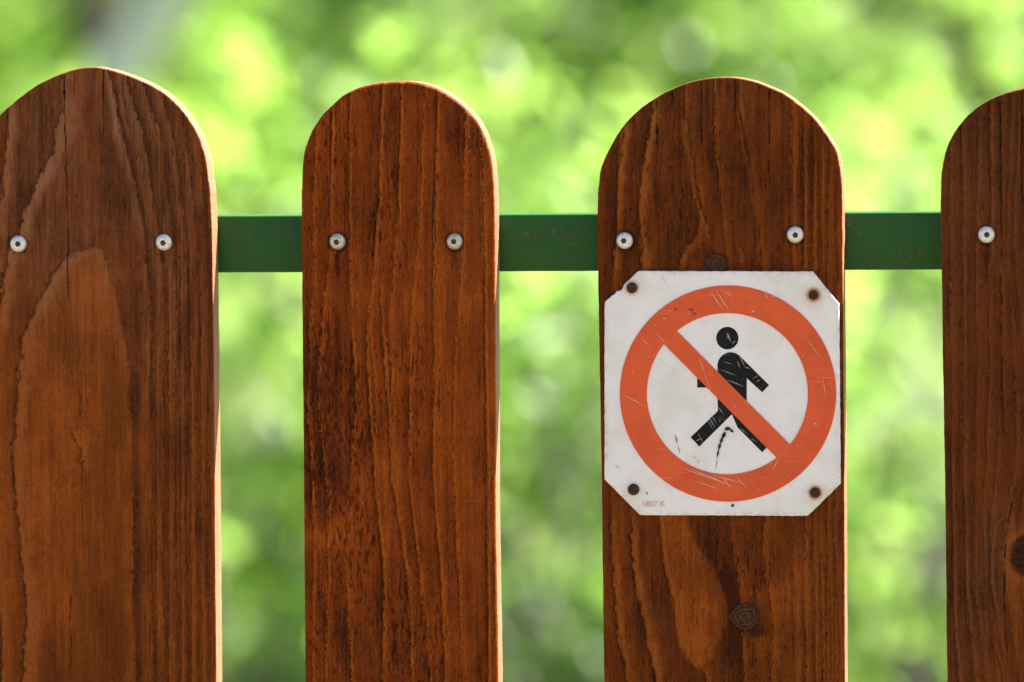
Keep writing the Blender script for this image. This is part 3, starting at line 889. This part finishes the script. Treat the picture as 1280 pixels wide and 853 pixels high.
# ------------------------------------------------------------------ the sign
PLATE = [(798, 339), (1016, 339.7), (1048.7, 380), (1050.6, 605), (1009.6, 645.3), (800, 644.3), (755.5, 599.6), (755.5, 378.4)]
NAILS = [(790, 360, 6.6, .5, 4.4), (1017, 369, 6.0, .8, 4.6), (792, 612, 7.0, .3, 3.6), (1019, 616, 6.4, .8, 4.3)]
ZB = pl(905, 645)[1]
SX = pl(905, 645)[0]
sign = empty('prohibition_sign', (SX, 0, ZB))
tag(sign, 'worn white square sign with red ring and slash over black walking figure, nailed to picket', 'sign')
YS = -.0032                                                   # front of the plate


def spt(px, py):
    x, z = pl(px, py, YS)
    return x - SX, z - ZB


def plate_mesh():
    """sheet with slightly dented outline and rounded edge"""
    pts = []
    n = len(PLATE)
    for i in range(n):
        a, b_ = PLATE[i], PLATE[(i + 1) % n]
        k = max(2, int(math.hypot(b_[0] - a[0], b_[1] - a[1]) / 4))
        for j in range(k):
            t = j / k
            x, y = a[0] * (1 - t) + b_[0] * t, a[1] * (1 - t) + b_[1] * t
            x += random.uniform(-.28, .28); y += random.uniform(-.28, .28)
            if math.hypot(x - 775, y - 359) < 4:                # chip out of the upper left cut
                x += 1.5; y += 1.9
            if math.hypot(x - 768, y - 365) < 3:
                x += .8; y += .9
            pts.append(spt(x, y))
    pts = np.array(pts)
    c = pts.mean(0)
    loops = []
    spec = [(1.0, YS + .0022, 0), (1.0, YS + .0006, 0), (.9975, YS + .0001, 0), (.990, YS, 1), (.965, YS, .75), (.93, YS, .4), (.88, YS, 0), (.6, YS, 0), (.3, YS, 0), (.05, YS, 0)]
    V, E = [], []
    for s, y, e in spec:
        q_ = c + (pts - c) * s
        # the sheet is not perfectly flat
        yy = y + (.00035 * (fbm(q_[:, 0] * 22 + 9, q_[:, 1] * 22 + 4, 8) - .5) if s < .99 else 0)
        V.append(np.stack([q_[:, 0], np.zeros(len(q_)) + yy, q_[:, 1]], -1)); E += [e if s < .995 else 1.0] * len(q_)
    m = len(pts)
    V = np.concatenate(V)
    F = []
    i = np.arange(m)
    for k in range(len(spec) - 1):
        F.append(np.stack([k * m + i, (k + 1) * m + i, (k + 1) * m + (i + 1) % m, k * m + (i + 1) % m], -1))
    me = np_mesh('plate', V, np.concatenate(F))
    attr(me, 'edge', E)
    return me


nail_local = [(*spt(a, b_), amt, rad) for (a, b_, r, amt, rad) in NAILS]
link('plate', plate_mesh(), [enamel_white(nail_local)], sign)


def flat(name, polys, y, mat, thick=.00012, kind=None):
    """thin paint layer: filled outlines (in photograph pixels), with optional holes, standing proud of the plate"""
    bm = bmesh.new()
    for poly in polys:
        vs = [bm.verts.new((*[spt(*p)[0]], y, spt(*p)[1])) for p in poly]
        f = bm.faces.new(vs)
    r = bmesh.ops.extrude_face_region(bm, geom=bm.faces[:])
    for v in [g_ for g_ in r['geom'] if isinstance(g_, bmesh.types.BMVert)]:
        v.co.y -= thick
    bmesh.ops.recalc_face_normals(bm, faces=bm.faces)
    me = bpy.data.meshes.new(name); bm.to_mesh(me); bm.free()
    return tag(link(name, me, mat, sign, smooth=False), kind=kind)


Y1 = YS - .00015
CX, CY, RO, RI = 910.0, 492.2, 135.3, 100.6
ICX, ICY = 909.2, 492.4
# ring
bm = bmesh.new()
seg = 160
rows = []
for (r, cx, cy, y) in ((RO, CX, CY, Y1 + .0003), (RO - .3, CX, CY, Y1 - .0003), (RI + .3, ICX, ICY, Y1 - .0003), (RI, ICX, ICY, Y1 + .0003)):
    row = []
    for k in range(seg):
        a = k / seg * 2 * math.pi
        x, z = spt(cx + r * math.cos(a), cy + r * math.sin(a))
        row.append(bm.verts.new((x, y, z)))
    rows.append(row)
for i in range(3):
    for k in range(seg):
        bm.faces.new((rows[i][k], rows[i][(k + 1) % seg], rows[i + 1][(k + 1) % seg], rows[i + 1][k]))
bmesh.ops.recalc_face_normals(bm, faces=bm.faces)
me = bpy.data.meshes.new('red_ring'); bm.to_mesh(me); bm.free()
link('red_ring', me, M_RED, sign, smooth=False)


def c5(x, y): return (820 + x / 3.878, 390 + y / 3.878)
def c8(x, y): return (740 + x / 2.585, 330 + y / 2.585)


flat('red_slash', [[c8(262, 204), c8(662, 606), c8(620, 650), c8(219, 246)]], Y1 - .0001, M_RED, .00015)
head = [(909.2 + 13.9 * math.cos(k / 40 * 2 * math.pi), 422.9 + 14.1 * math.sin(k / 40 * 2 * math.pi)) for k in range(40)]
body = [c5(298, 270)] + [c5(362 - 64 * math.cos(a), 262 - 66 * math.sin(a)) for a in np.linspace(.1, math.pi * .72, 14)]
body += [c5(548, 355), c5(515, 390), c5(440, 322), c5(440, 560), c5(540, 655), c5(515, 681), c5(395, 560), c5(368, 497), c5(210, 653), c5(168, 608), c5(300, 480),
         c5(298, 367), c5(200, 367), c5(200, 305), c5(298, 305)]
fig = flat('walking_figure', [head, body], Y1 + .0002, M_BLACK, .0002)
# scrapes and scuffs
SCR = []


def streak(pts, w_):
    for i in range(len(pts) - 1):
        (x0, y0), (x1, y1) = pts[i], pts[i + 1]
        d = math.hypot(x1 - x0, y1 - y0) + 1e-6
        nx, ny = -(y1 - y0) / d * w_ * .44, (x1 - x0) / d * w_ * .44
        mx, my = (x0 + x1) / 2, (y0 + y1) / 2
        SCR.append([(x0, y0), (mx + nx, my + ny), (x1, y1), (mx - nx, my - ny)])


rs = random.Random(5)
for a, b_, w_ in [((775, 491), (812, 511), .9), ((847, 583), (905, 604), .9), ((858, 584), (926, 612), 1.1), ((888, 593), (935, 606), .8), ((866, 600), (900, 612), .8), ((901, 592), (915, 613), .8),
                  ((918, 594), (936, 612), .8), ((886, 362), (906, 390), .9), ((893, 360), (914, 392), .9), ((904, 364), (918, 372), .7), ((956, 366), (960, 374), .9), ((965, 368), (969, 372), .8),
                  ((938, 391), (944, 388), 1.4), ((1017, 528), (1022, 532), 1.6), ((802, 423), (813, 434), .8), ((820, 445), (838, 460), .7), ((818, 412), (836, 436), .6), ((1005, 420), (1030, 452), .6),
                  ((873, 445), (882, 470), .7), ((880, 466), (890, 490), .6), ((829, 397), (833, 399), 1.4), ((793, 462), (790, 470), .7), ((965, 590), (975, 570), .7), ((1028, 470), (1033, 500), .6)]:
    streak([a, b_], w_)
for i in range(34):                                            # a swarm of short nicks on the ring
    an = rs.uniform(0, 2 * math.pi); r = rs.uniform(RI + 4, RO - 4)
    x, y = CX + r * math.cos(an), CY + r * math.sin(an)
    a2 = rs.uniform(0, math.pi); l = rs.uniform(1, 4)
    streak([(x, y), (x + l * math.cos(a2), y + l * math.sin(a2))], rs.uniform(.4, .9))
flat('scratch_marks', SCR, YS - .00062, M_SCR, .00003, 'stuff')
SCR = []
for a, b_, w_ in [((908, 415), (914, 428), 2.0), ((913, 416), (908, 424), 1.0), ((915, 430), (920, 426), 1.2), ((886, 521), (894, 535), 1.1), ((889, 518), (897, 532), .8),
                  ((884, 524), (892, 538), .7), ((868, 552), (878, 548), .8), ((872, 540), (880, 556), .7), ((906, 474), (932, 484), .9), ((900, 462), (922, 470), .7),
                  ((924, 444), (932, 460), .9), ((931, 459), (938, 461), .9), ((945, 478), (951, 474), 1.1), ((950, 468), (940, 474), .7), ((921, 450), (926, 462), .7), ((925, 535), (934, 542), .8),
                  ((938, 548), (946, 552), .6), ((899, 526), (901, 527), 1.6), ((895, 505), (906, 520), .6), ((904, 452), (916, 456), .6), ((912, 494), (926, 520), .5)]:
    streak([a, b_], w_)
for a, b_, w_ in [((826, 341), (833, 357), .8), ((767, 580), (778, 588), .9)]:
    streak([a, b_], w_)
flat('bare_nicks', SCR, YS - .0006, M_NICK, .00003, 'stuff')
SCR = []
for a, b_, w_ in [((844, 543), (847, 556), 1.8), ((847, 556), (850.5, 568), 1.1), ((808, 614), (809.5, 619), 2.0), ((899, 561), (896, 573), 3.2), ((901, 552), (898, 564), 4.4), ((904, 545), (900, 556), 4.8),
                  ((907, 539), (903, 549), 6.0), ((905, 537), (914, 535), 6.4), ((911, 536), (918, 541), 4.0), ((897, 571), (894.5, 589), .9), ((901, 547), (908, 541), 1.4), ((866, 573), (871, 571), .7),
                  ((872, 580), (874, 574), .7), ((858, 386), (870, 388), 1.4), ((866, 393), (872, 391), 1.1), ((863, 384), (868, 396), .8), ((843, 385), (846, 388), 2.2)]:
    streak([a, b_], w_)
hole = [(916 + 2.0 * math.cos(k / 10 * 6.283), 632 + 2.0 * math.sin(k / 10 * 6.283)) for k in range(10)]
flat('scuff_marks', SCR + [hole], YS - .00064, M_SCUFF, .00003, 'stuff')
# faint printed code
fc = bpy.data.curves.new('print', 'FONT')
fc.body = '1807 K'
fc.size = 1
to = bpy.data.objects.new('print_tmp', fc)
COL.objects.link(to)
dg = bpy.context.evaluated_depsgraph_get()
tm = bpy.data.meshes.new_from_object(to.evaluated_get(dg))
bpy.data.objects.remove(to)
co = np.array([v.co[:] for v in tm.vertices])
x0, z0 = spt(803.5, 633.5)
x1, z1 = spt(831.5, 626.3)
lo, hi = co.min(0), co.max(0)
for v in tm.vertices:
    a = v.co.copy()
    v.co = Vector((x0 + (a.x - lo[0]) / (hi[0] - lo[0]) * (x1 - x0), YS - .00035, z0 + (a.y - lo[1]) / (hi[1] - lo[1]) * (z1 - z0)))
tm.name = 'printed_code'
tm.materials.clear()
link('printed_code', tm, M_PRINT, sign, smooth=False)


def nail_mesh():
    bm = bmesh.new()
    prof = [(1.0, .0003), (1.02, -.0004), (.93, -.0009), (.70, -.0011), (.40, -.0008), (.12, -.0006)]
    seg = 22
    rows = []
    for i, (r, y) in enumerate(prof):
        rows.append([bm.verts.new((.0026 * r * (1 + random.uniform(-.05, .05)) * math.cos(k / seg * 6.28319), y + random.uniform(-.00006, .00006), .0026 * r * math.sin(k / seg * 6.28319))) for k in range(seg)])
    for i in range(len(rows) - 1):
        for k in range(seg):
            bm.faces.new((rows[i][k], rows[i][(k + 1) % seg], rows[i + 1][(k + 1) % seg], rows[i + 1][k]))
    bm.faces.new(rows[-1])
    bmesh.ops.recalc_face_normals(bm, faces=bm.faces)
    me = bpy.data.meshes.new('nail'); bm.to_mesh(me); bm.free()
    return me


for (a, b_, r, amt, rad) in NAILS:
    x, z = spt(a, b_)
    o = link('nail', nail_mesh(), M_RUST, sign, (x, YS - .0002, z))
    o.scale = (r / 6.6, 1, r / 6.6)

# ------------------------------------------------------------------ vegetation behind the fence
LEAF = {
    'bright': leaf_material('bright_leaf', (.085, .12, .018), (.12, .15, .025), (.31, .60, .10), (.50, .73, .13)),
    'mid': leaf_material('mid_leaf', (.070, .12, .03), (.105, .145, .032), (.32, .60, .14), (.50, .72, .14)),
    'deep': leaf_material('deep_leaf', (.045, .09, .022), (.075, .12, .026), (.19, .44, .08), (.34, .58, .09)),
}
BARK_D = bark_material('dark_bark', (.035, .028, .020), (.080, .065, .048))
BARK_P = bark_material('pale_bark', (.66, .64, .55), (.80, .78, .69))
BARK_G = bark_material('grey_bark', (.16, .15, .14), (.28, .26, .25))


def leaves_mesh(centres, radii, per, size, rng, flat_=.75):
    """kite shaped folded leaves scattered round clump centres"""
    cs = np.repeat(centres, per, 0)
    rs_ = np.repeat(radii, per)
    n = len(cs)
    d = rng.normal(size=(n, 3))
    d *= (rng.random((n, 1)) ** .45) / np.linalg.norm(d, axis=1, keepdims=True)
    p = cs + d * rs_[:, None] * np.array([1, 1, flat_])
    ln = size * rng.uniform(.6, 1.35, n)
    ax = rng.normal(size=(n, 3)) + d * 1.0 + np.array([0, 0, -.35])
    ax /= np.linalg.norm(ax, axis=1, keepdims=True)
    up = rng.normal(size=(n, 3)) * .75 + np.array([0, 0, 1.0])
    sd_ = np.cross(ax, up); sd_ /= np.linalg.norm(sd_, axis=1, keepdims=True) + 1e-9
    nr = np.cross(sd_, ax)
    L = ln[:, None]
    b = p
    tip = p + ax * L - nr * L * .12
    l = p + ax * L * .45 + sd_ * L * .32 + nr * L * .10
    r = p + ax * L * .45 - sd_ * L * .32 + nr * L * .10
    V = np.stack([b, l, tip, r], 1).reshape(-1, 3)
    k = np.arange(n) * 4
    F = np.concatenate([np.stack([k, k + 1, k + 2], -1), np.stack([k, k + 2, k + 3], -1)])
    me = np_mesh('leaves', V, F, 3)
    tone = np.clip(np.repeat(np.repeat(rng.random(len(centres)), per) * .55 + rng.random(n) * .45, 4), 0, 1)
    attr(me, 'leaf_tone', tone)
    return me


def tube(bm, pts, radii, seg=8):
    prev = None
    for i, p in enumerate(pts):
        p = Vector(p)
        d = (Vector(pts[min(i + 1, len(pts) - 1)]) - Vector(pts[max(i - 1, 0)])).normalized()
        a = d.orthogonal().normalized() if i == 0 else (a - d * a.dot(d)).normalized()
        b = d.cross(a)
        row = [bm.verts.new(p + (a * math.cos(k / seg * 6.28319) + b * math.sin(k / seg * 6.28319)) * radii[i]) for k in range(seg)]
        if prev:
            for k in range(seg):
                bm.faces.new((prev[k], prev[(k + 1) % seg], row[(k + 1) % seg], row[k]))
        prev = row
    bm.faces.new(prev)


def wander(a, b, n, amp, rng):
    a, b = np.array(a, float), np.array(b, float)
    t = np.linspace(0, 1, n)[:, None]
    p = a * (1 - t) + b * t
    j = rng.normal(size=(n, 3)) * amp
    j[0] = 0; j[-1] = 0
    return [tuple(q_) for q_ in p + j]


def bush(name, label, cat, base, rx, h, leaf, nclump, per, size, seed, bark=BARK_D, low=.08, clear=None):
    rng = np.random.default_rng(seed)
    root = empty(name, base)
    tag(root, label, cat)
    n = nclump
    d = rng.normal(size=(n, 3)); d /= np.linalg.norm(d, axis=1, keepdims=True)
    rr = rng.uniform(.35, 1, n) ** .6
    c = d * rr[:, None] * np.array([rx, rx, h * .5]) + np.array([0, 0, h * (.5 + low * .5)])
    c[:, 2] = np.maximum(c[:, 2], low)
    rad = rng.uniform(.13, .26, n) * max(rx, h * .5) ** .6
    link('foliage', leaves_mesh(c, rad, per, size, rng), LEAF[leaf], root, smooth=False)
    bm = bmesh.new()
    for k in range(min(n, 34)):
        tgt = c[k]
        s0 = np.array([rng.uniform(-.08, .08), rng.uniform(-.08, .08), -.03])
        pts = wander(s0, tgt, 6, .035, rng)
        tube(bm, pts, np.linspace(.013, .003, 6), 6)
    me = bpy.data.meshes.new('stem'); bm.to_mesh(me); bm.free()
    link('stem', me, bark, root)
    return root


def tree(name, label, base, trunk_pts, r0, r1, limbs, crown, leaf, nclump, per, size, seed, bark):
    """trunk_pts, limbs and crown centres are offsets from the base; limbs: (start index on trunk, end point, radius)"""
    rng = np.random.default_rng(seed)
    root = empty(name, base)
    tag(root, label, 'tree')
    bm = bmesh.new()
    tp = [Vector(p) for p in trunk_pts]
    tube(bm, tp, np.linspace(r0, r1, len(tp)), 12)
    me = bpy.data.meshes.new('trunk'); bm.to_mesh(me); bm.free()
    tr = link('trunk', me, bark, root)
    for (si, e, rad) in limbs:
        bm = bmesh.new()
        tube(bm, wander(tp[si], e, 7, .03 * (Vector(e) - tp[si]).length, rng), np.linspace(rad, rad * .25, 7), 8)
        me = bpy.data.meshes.new('limb'); bm.to_mesh(me); bm.free()
        link('limb', me, bark, root)
    cs, rads = [], []
    for (cx, cy, cz, ex, ey, ez, k) in crown:
        m = int(nclump * k)
        d = rng.normal(size=(m, 3)); d /= np.linalg.norm(d, axis=1, keepdims=True)
        cs.append(d * (rng.uniform(.25, 1, m) ** .6)[:, None] * np.array([ex, ey, ez]) + np.array([cx, cy, cz]))
        rads.append(rng.uniform(.16, .36, m) * (min(ex, ez) ** .5))
    link('crown', leaves_mesh(np.concatenate(cs), np.concatenate(rads), per, size, rng), LEAF[leaf], root, smooth=False)
    return root


def gpos(px, d):
    p = far(px, 300, d)
    return Vector((p.x, p.y, 0))


# shrubs six to eleven metres beyond the fence
bush('hazel_bush', 'bright yellow-green leafy bush blurred behind the gap between the first two pickets', 'bush', gpos(400, 9.6), .62, 1.05, 'bright', 76, 26, .062, 1, BARK_G)
bush('dogwood_bush', 'mid-green leafy bush blurred behind the gap to the left of the sign', 'bush', gpos(720, 9.0), .60, .95, 'mid', 70, 26, .058, 2, BARK_G)
bush('privet_bush', 'green leafy bush blurred behind the gap to the right of the sign', 'bush', gpos(1150, 9.4), .55, 1.0, 'mid', 70, 26, .055, 3, BARK_G)


def local(base, px, py, d):
    p = far(px, py, d) - base
    return (p.x, p.y, p.z)


# forked dark tree, upper left
b = gpos(108, 15.0)
tree('forked_tree', 'slim dark forked tree trunk showing above the left picket', b,
     [(0, 0, -.05), (.02, 0, .5), local(b, 112, 200, 15), local(b, 118, 75, 15), local(b, 104, -60, 15), (0, .1, 2.6), (.05, .1, 3.6)], .075, .03,
     [(3, local(b, 190, -60, 15.1), .038), (4, (-.8, .4, 2.9), .03), (5, (.7, -.5, 3.5), .03), (5, (.1, .8, 3.6), .025)],
     [(-.9, .2, 3.2, 1.3, 1.1, .9, .8)], 'mid', 100, 26, .08, 21, BARK_D)
# pale leaning trunk
b = gpos(75, 13.0)
tree('leaning_tree', 'pale sunlit leaning trunk showing right of the dark forked trunk', b,
     [(-.12, 0, -.05), local(b, 90, 300, 13), local(b, 152, 85, 13), local(b, 200, 20, 13), local(b, 252, -60, 13), (.62, .1, 2.5), (.75, .1, 3.2)], .078, .030,
     [(4, (-.1, -.5, 2.6), .024), (5, (.2, -.8, 3.1), .022), (6, (.3, -.4, 3.6), .02)],
     [(-.1, -.8, 3.1, .9, .8, .7, .8)], 'bright', 70, 28, .075, 22, BARK_P)
# tree with a long low bough, upper right
b = gpos(1330, 12.5)
tree('spreading_tree', 'green tree whose dark low bough crosses above the right pickets', b,
     [(0, 0, -.05), (.02, 0, .6), (0, .01, .93), (.03, 0, 1.7), (0, .05, 2.7), (.02, .05, 3.6)], .085, .035,
     [(2, local(b, 880, -150, 12.2), .046), (3, (-.9, .4, 2.5), .034), (3, (.9, -.3, 2.6), .03), (4, (.2, .9, 3.4), .03)],
     [(-.75, 0, 2.0, .95, .8, .62, .8), (.1, .1, 3.0, 1.6, 1.3, 1.0, 1.0)], 'mid', 110, 28, .078, 23, BARK_D)
# slim tree behind the second picket
b = gpos(405, 20.0)
tree('slender_tree', 'slender tree standing behind the second picket, trunk faint through the leaves', b,
     [(0, 0, -.05), (.03, 0, .8), local(b, 402, 120, 20), local(b, 430, -10, 20), (.2, .1, 3.0), (.2, .1, 4.4)], .07, .025,
     [(3, (-.7, .2, 3.0), .03), (4, (.9, .3, 3.8), .03), (4, (-.4, -.5, 4.0), .025)],
     [(.2, 0, 3.7, 1.7, 1.5, 1.3, 1.0), (-.2, .2, 1.9, .9, .8, .5, .15)], 'bright', 120, 28, .10, 24, BARK_G)
# broad tree in the middle distance, centre
b = gpos(905, 17.0)
tree('broad_tree', 'broad dense green tree blurred above the picket that bears the sign', b,
     [(0, 0, -.05), (-.03, 0, .7), (.02, 0, 1.5), (0, .05, 2.4), (.05, 0, 3.6)], .11, .05,
     [(2, (-1.1, .2, 2.5), .05), (2, (1.1, .1, 2.4), .05), (3, (-.6, -.6, 3.4), .04), (3, (.8, .5, 3.6), .04)],
     [(0, 0, 2.5, 1.7, 1.3, 1.35, 1.3), (0, 0, 4.0, 1.5, 1.3, .9, .8), (0, -.95, .75, 1.3, .5, .65, .7)], 'mid', 130, 30, .095, 25, BARK_G)

# far-off wood, one mass
rng = np.random.default_rng(77)
nw = 700
ctr = CAM + VIEW * 46
cs = np.stack([rng.uniform(-22, 22, nw), rng.uniform(-6, 10, nw), rng.uniform(-.1, 1, nw) ** 1.0 * 9], -1)
cs[:, 2] *= .62 + .38 * np.sin(cs[:, 0] * .45 + 1) * np.cos(cs[:, 0] * .21)
cs[:, 2] = np.abs(cs[:, 2]) * (.5 + .5 * sstep(-2.2, 1.5, cs[:, 0])) + .15
R_ = np.array([[R0.x, -R0.y, 0], [R0.y, R0.x, 0], [0, 0, 1]])
cs = cs @ R_.T + np.array([ctr.x, ctr.y, 0])
wood = link('distant_wood', leaves_mesh(cs, rng.uniform(.8, 1.7, nw), 34, .36, rng, 1.0), LEAF['bright'], smooth=False)
tag(wood, 'far green wood blurred into one bright mass behind everything', 'wood', kind='stuff')
